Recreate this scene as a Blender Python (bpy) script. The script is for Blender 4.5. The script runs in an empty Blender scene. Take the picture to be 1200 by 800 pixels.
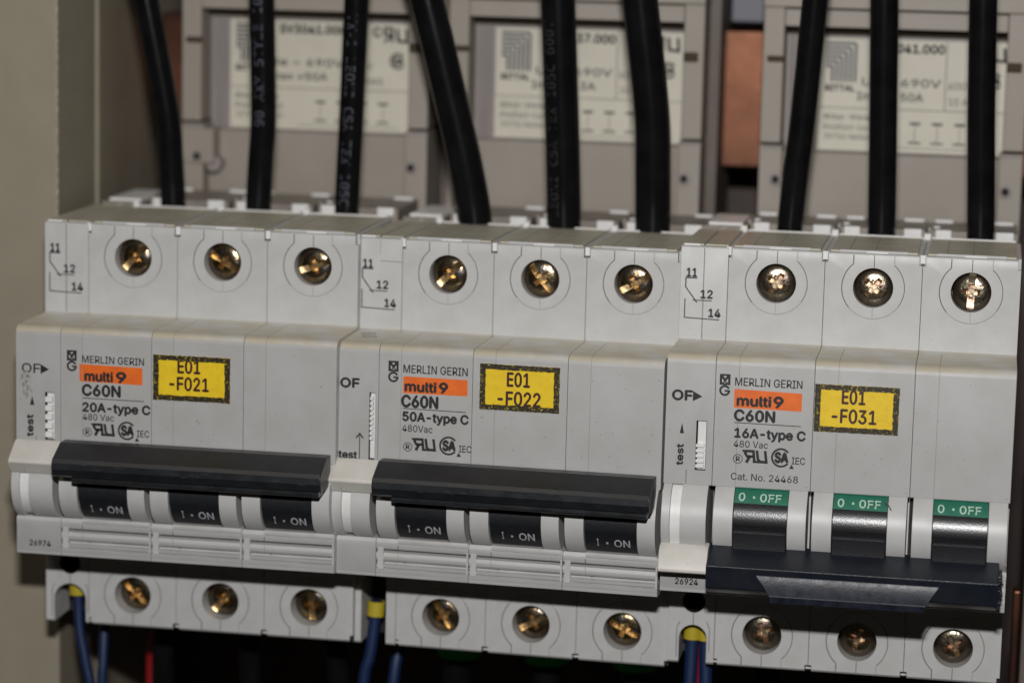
import bpy, bmesh, math, random
from mathutils import Vector, Matrix
random.seed(7)
S = 0.1                     # authored in millimetres, 1 Blender unit = 1 cm
sc = bpy.context.scene
sc.unit_settings.system = 'METRIC'
sc.unit_settings.scale_length = 0.01
col = sc.collection

# ------------------------------------------------------------------ camera
PAN, TILT, ROLL = 0.16945, -0.159456, -0.023859
CAM = (180.07, -507.24, 144.55)
cz, sz = math.cos(PAN), math.sin(PAN); cx, sx = math.cos(TILT), math.sin(TILT); cr, sr = math.cos(ROLL), math.sin(ROLL)
R = Matrix(((cz, -sz, 0), (sz, cz, 0), (0, 0, 1))) @ Matrix(((1, 0, 0), (0, cx, -sx), (0, sx, cx))) @ Matrix(((cr, 0, sr), (0, 1, 0), (-sr, 0, cr)))
right, fwd, up = R.col[0], R.col[1], R.col[2]
cam = bpy.data.objects.new('camera', bpy.data.cameras.new('camera'))
col.objects.link(cam)
M = Matrix.Identity(4)
for i in range(3):
    M[i][0] = right[i]; M[i][1] = up[i]; M[i][2] = -fwd[i]; M[i][3] = CAM[i] * S
cam.matrix_world = M
cam.data.sensor_width = 36
cam.data.lens = 95.97
cam.data.clip_start = 0.5
cam.data.clip_end = 2000
cam.data.dof.use_dof = True
cam.data.dof.focus_distance = 50.2
cam.data.dof.aperture_fstop = 0.11
cam.data.dof.aperture_blades = 9
sc.camera = cam

# ------------------------------------------------------------------ light
w = bpy.data.worlds.new('World'); sc.world = w; w.use_nodes = True
bg = w.node_tree.nodes['Background']
bg.inputs['Color'].default_value = (1.0, 0.88, 0.72, 1)
bg.inputs['Strength'].default_value = 0.014

def area(name, loc, target, sx_, sy_, power, color):
    d = bpy.data.lights.new(name, 'AREA'); d.shape = 'RECTANGLE'; d.size = sx_ * S; d.size_y = sy_ * S
    d.energy = power; d.color = color
    o = bpy.data.objects.new(name, d); col.objects.link(o)
    o.location = Vector(loc) * S
    o.rotation_euler = (Vector(target) - Vector(loc)).to_track_quat('-Z', 'Y').to_euler()
    return o
area('camera_flash', (176, -495, 234), (105, 0, 55), 26, 12, 21500, (1.0, 0.985, 0.975))
area('room_lamp', (-120, -330, 800), (95, 0, 40), 300, 300, 8000, (1.0, 0.93, 0.82))

sc.view_settings.view_transform = 'Standard'
sc.view_settings.look = 'None'
sc.view_settings.exposure = 0.0
sc.view_settings.gamma = 1.0

# ------------------------------------------------------------------ materials
def principled(name, color, rough=0.5, metal=0.0, spec=0.5):
    m = bpy.data.materials.new(name); m.use_nodes = True
    b = m.node_tree.nodes['Principled BSDF']
    b.inputs['Base Color'].default_value = (*color, 1)
    b.inputs['Roughness'].default_value = rough
    b.inputs['Metallic'].default_value = metal
    b.inputs['Specular IOR Level'].default_value = spec
    return m, m.node_tree, b

def mottled(name, c1, c2, scale, rough=0.5, metal=0.0, bump=0.0, bscale=40, rvar=0.0, spec=0.5, specks=None, stain=None, contrast=(0.35, 0.65)):
    """base colour mottled between c1 and c2, fine bump, optional dark specks and yellow stain"""
    m, t, b = principled(name, c1, rough, metal, spec)
    N, L = t.nodes, t.links
    tc = N.new('ShaderNodeTexCoord')
    n = N.new('ShaderNodeTexNoise'); n.inputs['Scale'].default_value = scale; n.inputs['Detail'].default_value = 6
    L.new(tc.outputs['Object'], n.inputs['Vector'])
    r = N.new('ShaderNodeValToRGB')
    r.color_ramp.elements[0].position, r.color_ramp.elements[1].position = contrast
    r.color_ramp.elements[0].color = (*c1, 1); r.color_ramp.elements[1].color = (*c2, 1)
    L.new(n.outputs['Fac'], r.inputs['Fac'])
    out = r.outputs['Color']
    if stain:
        zlo, zhi, scol = stain      # a yellowed band of grime along the shoulder of the moulding
        sep = N.new('ShaderNodeSeparateXYZ'); L.new(tc.outputs['Object'], sep.inputs[0])
        mr = N.new('ShaderNodeMapRange'); mr.inputs['From Min'].default_value = zlo * S; mr.inputs['From Max'].default_value = zhi * S
        L.new(sep.outputs['Z'], mr.inputs['Value'])
        n2 = N.new('ShaderNodeTexNoise'); n2.inputs['Scale'].default_value = 1.1; n2.inputs['Detail'].default_value = 5
        L.new(tc.outputs['Object'], n2.inputs['Vector'])
        rr = N.new('ShaderNodeValToRGB'); rr.color_ramp.elements[0].position = 0.30; rr.color_ramp.elements[1].position = 0.62
        L.new(n2.outputs['Fac'], rr.inputs['Fac'])
        mu = N.new('ShaderNodeMath'); mu.operation = 'MULTIPLY'; L.new(mr.outputs['Result'], mu.inputs[0]); L.new(rr.outputs['Color'], mu.inputs[1])
        # only below the terminal block
        lt = N.new('ShaderNodeMath'); lt.operation = 'LESS_THAN'; lt.inputs[1].default_value = 6.32; L.new(sep.outputs['Z'], lt.inputs[0])
        mu2 = N.new('ShaderNodeMath'); mu2.operation = 'MULTIPLY'; L.new(mu.outputs[0], mu2.inputs[0]); L.new(lt.outputs[0], mu2.inputs[1])
        mu3 = N.new('ShaderNodeMath'); mu3.operation = 'MULTIPLY'; L.new(mu2.outputs[0], mu3.inputs[0]); mu3.inputs[1].default_value = 0.7
        mx = N.new('ShaderNodeMix'); mx.data_type = 'RGBA'; L.new(mu3.outputs[0], mx.inputs['Factor']); L.new(out, mx.inputs['A']); mx.inputs['B'].default_value = (*scol, 1)
        out = mx.outputs['Result']
    if specks:
        sscale, thr, dcol = specks
        v = N.new('ShaderNodeTexNoise'); v.inputs['Scale'].default_value = sscale; v.inputs['Detail'].default_value = 1
        L.new(tc.outputs['Object'], v.inputs['Vector'])
        rr = N.new('ShaderNodeValToRGB'); rr.color_ramp.elements[0].position = thr; rr.color_ramp.elements[1].position = thr + 0.02
        L.new(v.outputs['Fac'], rr.inputs['Fac'])
        mx = N.new('ShaderNodeMix'); mx.data_type = 'RGBA'; L.new(rr.outputs['Color'], mx.inputs['Factor']); L.new(out, mx.inputs['A']); mx.inputs['B'].default_value = (*dcol, 1)
        out = mx.outputs['Result']
    L.new(out, b.inputs['Base Color'])
    if bump:
        nb = N.new('ShaderNodeTexNoise'); nb.inputs['Scale'].default_value = bscale; nb.inputs['Detail'].default_value = 3
        L.new(tc.outputs['Object'], nb.inputs['Vector'])
        bp = N.new('ShaderNodeBump'); bp.inputs['Strength'].default_value = bump; bp.inputs['Distance'].default_value = 0.01
        L.new(nb.outputs['Fac'], bp.inputs['Height']); L.new(bp.outputs['Normal'], b.inputs['Normal'])
        if rvar:
            mr = N.new('ShaderNodeMapRange'); mr.inputs['To Min'].default_value = rough - rvar; mr.inputs['To Max'].default_value = rough + rvar
            L.new(n.outputs['Fac'], mr.inputs['Value']); L.new(mr.outputs['Result'], b.inputs['Roughness'])
    return m

GREY = (0.495, 0.497, 0.49); GREY2 = (0.455, 0.452, 0.44)
MAT = {}
MAT['grey'] = mottled('grey_moulded_plastic', GREY, GREY2, 2.2, 0.42, bump=0.25, bscale=60, rvar=0.07, specks=(14, 0.80, (0.16, 0.13, 0.10)), stain=(60.4, 61.6, (0.44, 0.38, 0.25)))
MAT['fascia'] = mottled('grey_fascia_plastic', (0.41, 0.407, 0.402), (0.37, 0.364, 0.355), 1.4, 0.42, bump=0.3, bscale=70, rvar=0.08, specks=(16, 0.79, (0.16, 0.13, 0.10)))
MAT['grey_light'] = mottled('pale_moulded_plastic', (0.52, 0.51, 0.50), (0.47, 0.46, 0.45), 3, 0.38, bump=0.2, bscale=60, rvar=0.05)
MAT['white'] = mottled('white_moulded_plastic', (0.76, 0.76, 0.76), (0.70, 0.69, 0.67), 4, 0.4, bump=0.15, bscale=60)
MAT['ivory'] = mottled('ivory_lever_plastic', (0.61, 0.58, 0.54), (0.55, 0.53, 0.48), 2.5, 0.42, bump=0.2, bscale=50, specks=(12, 0.79, (0.3, 0.24, 0.16)))
MAT['plate'] = mottled('yellowed_top_plate', (0.47, 0.44, 0.35), (0.38, 0.355, 0.28), 1.8, 0.45, bump=0.3, bscale=30, specks=(10, 0.72, (0.2, 0.13, 0.09)))
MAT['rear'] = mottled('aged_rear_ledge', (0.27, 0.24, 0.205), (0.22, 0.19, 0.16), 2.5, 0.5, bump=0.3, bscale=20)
MAT['seam'] = principled('seam_dirt', (0.085, 0.078, 0.07), 0.9)[0]
MAT['seam_soft'] = principled('faint_seam_dirt', (0.26, 0.25, 0.23), 0.9)[0]
MAT['dark'] = principled('cavity_dark', (0.012, 0.010, 0.009), 0.8)[0]
MAT['ink'] = principled('black_print', (0.012, 0.012, 0.014), 0.6)[0]
MAT['drum'] = mottled('black_grained_toggle', (0.010, 0.011, 0.014), (0.016, 0.017, 0.020), 30, 0.42, bump=0.6, bscale=75, spec=0.28)
MAT['scuff'] = principled('pale_scuff', (0.07, 0.072, 0.075), 0.5)[0]
MAT['drum_gloss'] = mottled('black_polished_toggle', (0.010, 0.010, 0.012), (0.016, 0.016, 0.018), 30, 0.27, bump=0.22, bscale=40, spec=0.5)
MAT['bar'] = mottled('charcoal_tie_bar', (0.010, 0.0115, 0.014), (0.015, 0.0165, 0.019), 3, 0.36, bump=0.35, bscale=40, rvar=0.12, specks=(18, 0.79, (0.12, 0.12, 0.12)))
MAT['bar_blue'] = mottled('blue_black_tie_bar', (0.006, 0.0085, 0.015), (0.009, 0.011, 0.018), 3, 0.36, bump=0.5, bscale=45, rvar=0.1)
MAT['grip'] = mottled('worn_grip_facet', (0.008, 0.010, 0.018), (0.020, 0.023, 0.036), 6, 0.40, bump=0.3, bscale=20, rvar=0.14, spec=0.34)
MAT['green'] = mottled('green_off_band', (0.014, 0.155, 0.095), (0.012, 0.125, 0.08), 6, 0.5, bump=0.3, bscale=60)
MAT['green_ferrule'] = principled('green_cable_boot', (0.02, 0.42, 0.04), 0.5)[0]
MAT['greyprint'] = principled('worn_grey_print', (0.42, 0.42, 0.45), 0.6)[0]
MAT['greenprint'] = principled('pale_green_print', (0.42, 0.58, 0.47), 0.6)[0]
MAT['orange'] = mottled('orange_print_band', (0.80, 0.155, 0.012), (0.70, 0.125, 0.01), 5, 0.5)
MAT['yellow'] = mottled('yellow_label_film', (0.80, 0.56, 0.015), (0.74, 0.50, 0.012), 7, 0.45, bump=0.35, bscale=25)
MAT['label_edge'] = mottled('speckled_black_border', (0.020, 0.014, 0.003), (0.60, 0.44, 0.02), 38, 0.5, contrast=(0.60, 0.68))
MAT['label_ink'] = principled('dark_red_brown_ink', (0.045, 0.008, 0.004), 0.5)[0]
MAT['cable'] = mottled('black_cable_jacket', (0.0045, 0.0045, 0.005), (0.007, 0.007, 0.008), 2, 0.22, bump=0.25, bscale=5, spec=0.13)
MAT['cableprint'] = principled('pale_cable_print', (0.055, 0.058, 0.08), 0.6)[0]
MAT['cableprint_faint'] = principled('faint_cable_print', (0.022, 0.022, 0.024), 0.6)[0]
MAT['blue'] = principled('blue_wire_jacket', (0.002, 0.015, 0.062), 0.55)[0]
MAT['red'] = principled('red_wire_jacket', (0.28, 0.008, 0.012), 0.45)[0]
MAT['ferrule_yellow'] = principled('yellow_ferrule', (0.42, 0.33, 0.02), 0.5)[0]
MAT['cabinet'] = mottled('beige_powder_coat', (0.285, 0.255, 0.192), (0.265, 0.236, 0.176), 1.2, 0.5, bump=0.5, bscale=22, specks=(9, 0.80, (0.15, 0.11, 0.06)))
MAT['chip'] = mottled('chipped_paint_edge', (0.42, 0.38, 0.30), (0.24, 0.21, 0.16), 4, 0.5)
MAT['cabinet_inner'] = mottled('beige_inner_coat', (0.28, 0.235, 0.175), (0.24, 0.20, 0.15), 0.8, 0.5, bump=0.4, bscale=22)
MAT['panel'] = mottled('brown_grey_panel', (0.135, 0.105, 0.088), (0.115, 0.09, 0.075), 0.8, 0.6)
MAT['dark_panel'] = mottled('dark_brown_panel', (0.075, 0.052, 0.045), (0.045, 0.032, 0.028), 0.6, 0.7)
MAT['holder'] = mottled('taupe_holder_plastic', (0.305, 0.270, 0.232), (0.285, 0.25, 0.21), 1.0, 0.5, bump=0.2, bscale=30)
MAT['holder_in'] = mottled('pinkish_holder_recess', (0.29, 0.255, 0.245), (0.265, 0.235, 0.22), 1.0, 0.5)
MAT['paper'] = mottled('cream_rating_label', (0.60, 0.565, 0.47), (0.56, 0.53, 0.44), 1.5, 0.5)
MAT['gap'] = principled('shadow_gap', (0.05, 0.035, 0.018), 0.8)[0]
MAT['labelgrey'] = mottled('logo_stripe_grey', (0.11, 0.11, 0.125), (0.09, 0.09, 0.1), 3, 0.5)
MAT['smudge'] = mottled('graphite_smudge', (0.12, 0.115, 0.11), (0.37, 0.36, 0.35), 18, 0.7, contrast=(0.35, 0.6))
MAT['scratch'] = principled('dark_scratch', (0.06, 0.05, 0.045), 0.7)[0]

def metal_mat(name, c1, c2, rough):
    m = mottled(name, c1, c2, 7, rough, 1.0, bump=0.7, bscale=14, rvar=0.1)
    return m
MAT['brass'] = metal_mat('yellow_chromate_screw', (0.34, 0.25, 0.13), (0.17, 0.155, 0.145), 0.24)  # both head metals darkened: dark room reflection put into the base colour
MAT['steel'] = metal_mat('darkened_steel_screw', (0.30, 0.275, 0.20), (0.22, 0.17, 0.135), 0.26)
MAT['cut'] = metal_mat('worn_screw_recess', (0.55, 0.36, 0.16), (0.36, 0.27, 0.15), 0.34)
MAT['cut_steel'] = metal_mat('worn_steel_recess', (0.48, 0.42, 0.29), (0.48, 0.30, 0.21), 0.33)
MAT['copper'] = mottled('bare_copper_bar', (0.22, 0.092, 0.052), (0.075, 0.034, 0.022), 0.55, 0.36, 0.85, bump=0.5, bscale=2.0, rvar=0.12)
MAT['zinc'] = principled('zinc_plate', (0.12, 0.12, 0.14), 0.5, 0.3)[0]

# ------------------------------------------------------------------ mesh helpers
class MB:
    """collects shapes (mm; x right, p toward the camera = -y, z up) and links them as ONE mesh"""
    def __init__(self): self.v = []; self.f = []; self.mi = []; self.sm = []
    def add(self, vs, fs, mi=0, sm=False):
        b = len(self.v); self.v += [tuple(q) for q in vs]
        for f in fs: self.f.append(tuple(b + i for i in f)); self.mi.append(mi); self.sm.append(sm)
    def box(self, x0, x1, y0, y1, z0, z1, mi=0):
        self.add([(x0, y0, z0), (x1, y0, z0), (x1, y1, z0), (x0, y1, z0), (x0, y0, z1), (x1, y0, z1), (x1, y1, z1), (x0, y1, z1)],
                 [(0, 3, 2, 1), (4, 5, 6, 7), (0, 1, 5, 4), (1, 2, 6, 5), (2, 3, 7, 6), (3, 0, 4, 7)], mi)
    def prism(self, prof, x0, x1, mi=0, sm=True):
        """prof: list of (p,z); extruded along x"""
        n = len(prof)
        a = sum(prof[i][0] * prof[(i + 1) % n][1] - prof[(i + 1) % n][0] * prof[i][1] for i in range(n))
        if a < 0: prof = prof[::-1]
        vs = [(x0, -p, z) for p, z in prof] + [(x1, -p, z) for p, z in prof]
        fs = [(i, i + n, (i + 1) % n + n, (i + 1) % n) for i in range(n)]
        self.add(vs, fs, mi, sm)
        b = len(self.v) - 2 * n
        self.f.append(tuple(b + i for i in range(n))); self.mi.append(mi); self.sm.append(False)
        self.f.append(tuple(b + n + i for i in reversed(range(n)))); self.mi.append(mi); self.sm.append(False)
    def cyl(self, x, z, r, y0, y1, n=40, mi=0):
        """axis along y; y0 the front"""
        vs = [(x + r * math.cos(a), y, z + r * math.sin(a)) for y in (y0, y1) for a in [2 * math.pi * i / n for i in range(n)]]
        fs = [(i, i + n, (i + 1) % n + n, (i + 1) % n) for i in range(n)]
        self.add(vs, fs, mi, True)
        b = len(self.v) - 2 * n
        self.f.append(tuple(b + i for i in range(n))); self.mi.append(mi); self.sm.append(False)
        self.f.append(tuple(b + n + i for i in reversed(range(n)))); self.mi.append(mi); self.sm.append(False)
    def quad(self, pts, mi=0): self.add(pts, [tuple(range(len(pts)))], mi)
    def stroke(self, pts, wd, y, mi=0, closed=False):
        """flat line of width wd through 2-D points (x,z) on plane y"""
        n = len(pts); L = []
        for i in range(n):
            a = Vector(pts[i - 1]) if (i > 0 or closed) else None
            b = Vector(pts[i]); c = Vector(pts[(i + 1) % n]) if (i < n - 1 or closed) else None
            d1 = (b - a).normalized() if a is not None and (b - a).length > 1e-9 else None
            d2 = (c - b).normalized() if c is not None and (c - b).length > 1e-9 else None
            d1 = d1 or d2; d2 = d2 or d1
            nn = Vector((-(d1.y + d2.y), d1.x + d2.x))
            nn = nn.normalized() if nn.length > 1e-6 else Vector((-d1.y, d1.x))
            k = min(1.0 / max(nn.dot(Vector((-d1.y, d1.x))), 0.4), 2.0)
            L.append((b + nn * wd / 2 * k, b - nn * wd / 2 * k))
        vs = []
        for l, r_ in L: vs += [(l.x, y, l.y), (r_.x, y, r_.y)]
        m = n if closed else n - 1
        fs = [(2 * i, 2 * i + 1, 2 * ((i + 1) % n) + 1, 2 * ((i + 1) % n)) for i in range(m)]
        self.add(vs, fs, mi)
    def poly(self, pts, y, mi=0):
        self.add([(x, y, z) for x, z in pts], [tuple(range(len(pts)))], mi)
    def tube(self, path, r, n=20, mi=0, cap=True, sub=8):
        P = smooth_path(path, sub); fr = frames(P)
        vs = []
        for q, (t, a, b) in zip(P, fr):
            vs += [q + (a * math.cos(k) + b * math.sin(k)) * r for k in [2 * math.pi * i / n for i in range(n)]]
        fs = [(j * n + i, j * n + (i + 1) % n, (j + 1) * n + (i + 1) % n, (j + 1) * n + i) for j in range(len(P) - 1) for i in range(n)]
        self.add([tuple(q) for q in vs], fs, mi, True)
        if cap:
            b0 = len(self.v) - len(P) * n
            self.f.append(tuple(b0 + i for i in reversed(range(n)))); self.mi.append(mi); self.sm.append(False)
            b0 = len(self.v) - n
            self.f.append(tuple(b0 + i for i in range(n))); self.mi.append(mi); self.sm.append(False)
    def text(self, s, x0, x1, z0, h, y, mi=0, bold=0.0, fn=None, shear=0.0, rot=None):
        """text fitted to x0..x1, baseline z0, cap height h; on plane y or through fn(x,z)->(x,y,z)"""
        V, F, wd = glyphs(s, 0.0, shear)
        k = (x1 - x0) / wd; kz = h / 0.73
        if bold:      # heavier weight: the same outline laid again, shifted by a hair
            d = bold * h * 2.5; dx = d if h < 8 else bold * 3.5     # (on the drums h is in degrees of arc)
            for q, (ax, az) in enumerate(((-dx, 0), (dx, 0), (0, d), (0, -d))):
                off = 0.0015 * (q + 1)
                f2 = (lambda a, b, fn=fn, off=off: (lambda t: (t[0], t[1] - off, t[2]))(fn(a, b))) if fn else None
                self.text(s, x0 + ax, x1 + ax, z0 + az, h, y - off, mi, 0.0, f2, shear, rot)
        out = []
        for a, b in V:
            X, Z = x0 + a * k, z0 + b * kz
            if rot:   # (cx, cz, quarter turns): text laid out along +x then turned about (cx,cz)
                dx, dz = X - rot[0], Z - rot[1]
                X, Z = (rot[0] - dz, rot[1] + dx) if rot[2] == 1 else (rot[0] + dz, rot[1] - dx)
            out.append(fn(X, Z) if fn else (X, y, Z))
        self.add(out, F, mi)
    def build(self, name, mats, parent=None, bevel=0.0, smooth_angle=35, seg=2, weld=True):
        me = bpy.data.meshes.new(name)
        me.from_pydata([(a * S, b * S, c * S) for a, b, c in self.v], [], self.f)
        for i, p in enumerate(me.polygons): p.material_index = self.mi[i]; p.use_smooth = self.sm[i]
        return link(name, me, mats, parent, bevel, smooth_angle, seg)

def link(name, me, mats, parent=None, bevel=0.0, smooth_angle=35, seg=2):
    if not isinstance(mats, (list, tuple)): mats = [mats]
    idx = [p.material_index for p in me.polygons]
    me.materials.clear()
    for m in mats: me.materials.append(MAT[m])
    for p, i in zip(me.polygons, idx): p.material_index = min(i, len(mats) - 1)
    me.update(); me.validate()
    o = bpy.data.objects.new(name, me); col.objects.link(o)
    if parent is not None: o.parent = parent
    for p in me.polygons: p.use_smooth = True
    try: me.set_sharp_from_angle(angle=math.radians(smooth_angle))
    except Exception: pass
    if bevel:
        b = o.modifiers.new('bevel', 'BEVEL'); b.width = bevel * S; b.segments = seg; b.limit_method = 'ANGLE'; b.angle_limit = math.radians(38)
        b.use_clamp_overlap = True; b.harden_normals = True
    return o

def smooth_path(path, sub):
    P = [Vector(p) for p in path]
    if len(P) < 3 or sub < 2: return P
    out = []
    for i in range(len(P) - 1):
        p0 = P[max(i - 1, 0)]; p1 = P[i]; p2 = P[i + 1]; p3 = P[min(i + 2, len(P) - 1)]
        for k in range(sub):
            t = k / sub
            out.append(0.5 * ((2 * p1) + (-p0 + p2) * t + (2 * p0 - 5 * p1 + 4 * p2 - p3) * t * t + (-p0 + 3 * p1 - 3 * p2 + p3) * t ** 3))
    out.append(P[-1]); return out
def frames(P):
    fr = []
    for i in range(len(P)):
        t = (P[min(i + 1, len(P) - 1)] - P[max(i - 1, 0)]).normalized()
        a = Vector((0, -1, 0)); a = (a - t * a.dot(t)).normalized() if abs(a.dot(t)) < 0.98 else Vector((1, 0, 0))
        b = t.cross(a).normalized()
        fr.append((t, a, b))
    return fr

_g = {}
def load_font(fname):
    try: return bpy.data.fonts.load(bpy.utils.system_resource('DATAFILES') + '/fonts/' + fname)   # ships with Blender itself
    except Exception: return None
FONT = {'sans': load_font('Inter.woff2'), 'mono': load_font('DejaVuSansMono.woff2')}
CUR = ['sans']; CAPH = {}
def glyphs(s, bold, shear):
    k = (s, bold, shear, CUR[0])
    if k in _g: return _g[k]
    c = bpy.data.curves.new('t', 'FONT'); c.body = s; c.size = 1.0; c.offset = bold; c.shear = shear; c.resolution_u = 3; c.fill_mode = 'FRONT'
    if FONT[CUR[0]]: c.font = FONT[CUR[0]]
    o = bpy.data.objects.new('t', c); col.objects.link(o)
    bpy.context.view_layer.update()
    me = bpy.data.meshes.new_from_object(o.evaluated_get(bpy.context.evaluated_depsgraph_get()))
    V = [(v.co.x, v.co.y) for v in me.vertices]; F = [tuple(p.vertices) for p in me.polygons]
    if CUR[0] not in CAPH:
        CAPH[CUR[0]] = 1.0
        vv = glyphs('H', 0.0, 0.0)[0]; CAPH[CUR[0]] = max(b for a, b in vv) / 0.73
        _g.clear()
    V = [(a, b / CAPH[CUR[0]]) for a, b in V]
    mn = min(a for a, b in V); mx = max(a for a, b in V)
    V = [(a - mn, b) for a, b in V]
    bpy.data.objects.remove(o); bpy.data.curves.remove(c); bpy.data.meshes.remove(me)
    _g[k] = (V, F, mx - mn); return _g[k]

def arc(cx_, cz_, r, a0, a1, n=16):
    return [(cx_ + r * math.cos(math.radians(a0 + (a1 - a0) * i / n)), cz_ + r * math.sin(math.radians(a0 + (a1 - a0) * i / n))) for i in range(n + 1)]

def empty(name, label, cat, loc=(0, 0, 0), rot=None, group=None):
    o = bpy.data.objects.new(name, None); col.objects.link(o); o.empty_display_size = 0.5
    o.location = Vector(loc) * S
    if rot is not None: o.rotation_euler = rot.to_euler()
    o['label'] = label; o['category'] = cat
    if group: o['group'] = group
    return o
def tag(o, label, cat, group=None):
    o['label'] = label; o['category'] = cat
    if group: o['group'] = group
    return o

def boolean(base, cutter_mb, matidx_src=None):
    """returns the mesh of base minus cutter; cut faces take the cutter's material"""
    c = cutter_mb.build('cutter', base.data.materials[:] and [m for m in cutter_mb.mats])
    md = base.modifiers.new('b', 'BOOLEAN'); md.operation = 'DIFFERENCE'; md.solver = 'EXACT'; md.object = c
    bpy.context.view_layer.update()
    me = bpy.data.meshes.new_from_object(base.evaluated_get(bpy.context.evaluated_depsgraph_get()))
    base.modifiers.clear(); bpy.data.objects.remove(c)
    return me

# ------------------------------------------------------------------ circuit breakers and side contacts
P = 16.57                  # how far the nose stands proud of the terminal shoulders
ZT, ZN, ZB, Z0 = 80.8, 62.8, 18.1, 0.5
PC, ZC, RC = P - 3.8, 32.25, 7.3      # toggle drum: centre and radius of the cheeks

def shell_profile(slots=True):
    top = [(-58, 1.5), (-0.4, Z0), (0, Z0 + .4), (0, 17.2), (0.6, 17.9)]
    nose = [(P - .9, ZB), (P - .25, ZB + .2), (P, ZB + .8)]
    if slots:
        low = [(P, 19.7), (P - .55, 19.85), (P - .55, 20.0), (P - .05, 20.1), (P - .05, 20.6), (P - .9, 20.75), (P - 1.3, 21.2), (P - .5, 21.3), (P - .12, 21.7), (P - .05, 22.3), (P - .35, 22.95), (P - 1.6, 23.15), (P - 1.6, 23.6), (P - .05, 23.75)]
    else: low = []
    mid = [(P, 23.9), (P + .1, 25.0), (P - .3, 25.7), (P - 5, 25.8), (P - 5, 38.45), (P - .15, 38.5), (P, 38.65)]
    up_ = [(P, 61.0), (P - .12, 61.7), (P - .5, 62.3), (P - 1.1, 62.65), (P - 1.8, ZN)]
    sh = [(0.5, ZN + .05), (0, ZN + .4), (0, ZT - .6), (-.15, ZT - .2), (-.6, ZT), (-30, ZT), (-31, 78.6), (-58, 78.6)]
    return top + nose + low + mid + up_ + sh

def cheek_profile():
    a = math.degrees(math.asin((38.75 - ZC) / RC)); b = math.degrees(math.asin((25.75 - ZC) / RC))
    pr = arc(PC, ZC, RC, b, a, 22)
    return [(P - 4.6, 25.75)] + pr + [(P - 4.6, 38.75)]

def base_with_holes(name, wd, slots, cutter):
    m = MB(); m.prism(shell_profile(slots), 0.05, wd - 0.05)
    base = m.build(name, ['grey', 'dark', 'grey_light'])
    me = boolean(base, cutter)
    bpy.data.objects.remove(base)
    # drop rounding off the boolean into a fresh MB
    out = MB()
    out.v = [(v.co.x / S, v.co.y / S, v.co.z / S) for v in me.vertices]
    for p in me.polygons:
        c_ = p.center / S; mi = p.material_index
        if mi == 0 and abs(c_.y + P) < .12 and p.normal.y < -.9: mi = 7     # front faces of the nose take a darker grey
        out.f.append(tuple(p.vertices)); out.mi.append(mi); out.sm.append(False)
    return out

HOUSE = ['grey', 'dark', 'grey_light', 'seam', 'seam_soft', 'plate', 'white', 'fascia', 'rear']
HX, HT, HB = 9.05, 74.4, 6.9        # terminal hole centre (pole-local) and heights

def pole_mesh():
    c = MB(); c.mats = ['grey', 'dark', 'grey_light']
    c.cyl(HX, HT, 3.72, -2, 7.5, 48, 2); c.cyl(HX, HB, 3.72, -2, 7.5, 48, 2)
    for x in (0, 18):
        c.box(x - .62, x + .62, -3, 1.6, ZT - 1.9, ZT + 2, 0)
        c.box(x - .62, x + .62, -3, 1.2, Z0 - 2, Z0 + 1.25, 1)
    m = base_with_holes('pole_base', 18, True, c)
    return m

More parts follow.
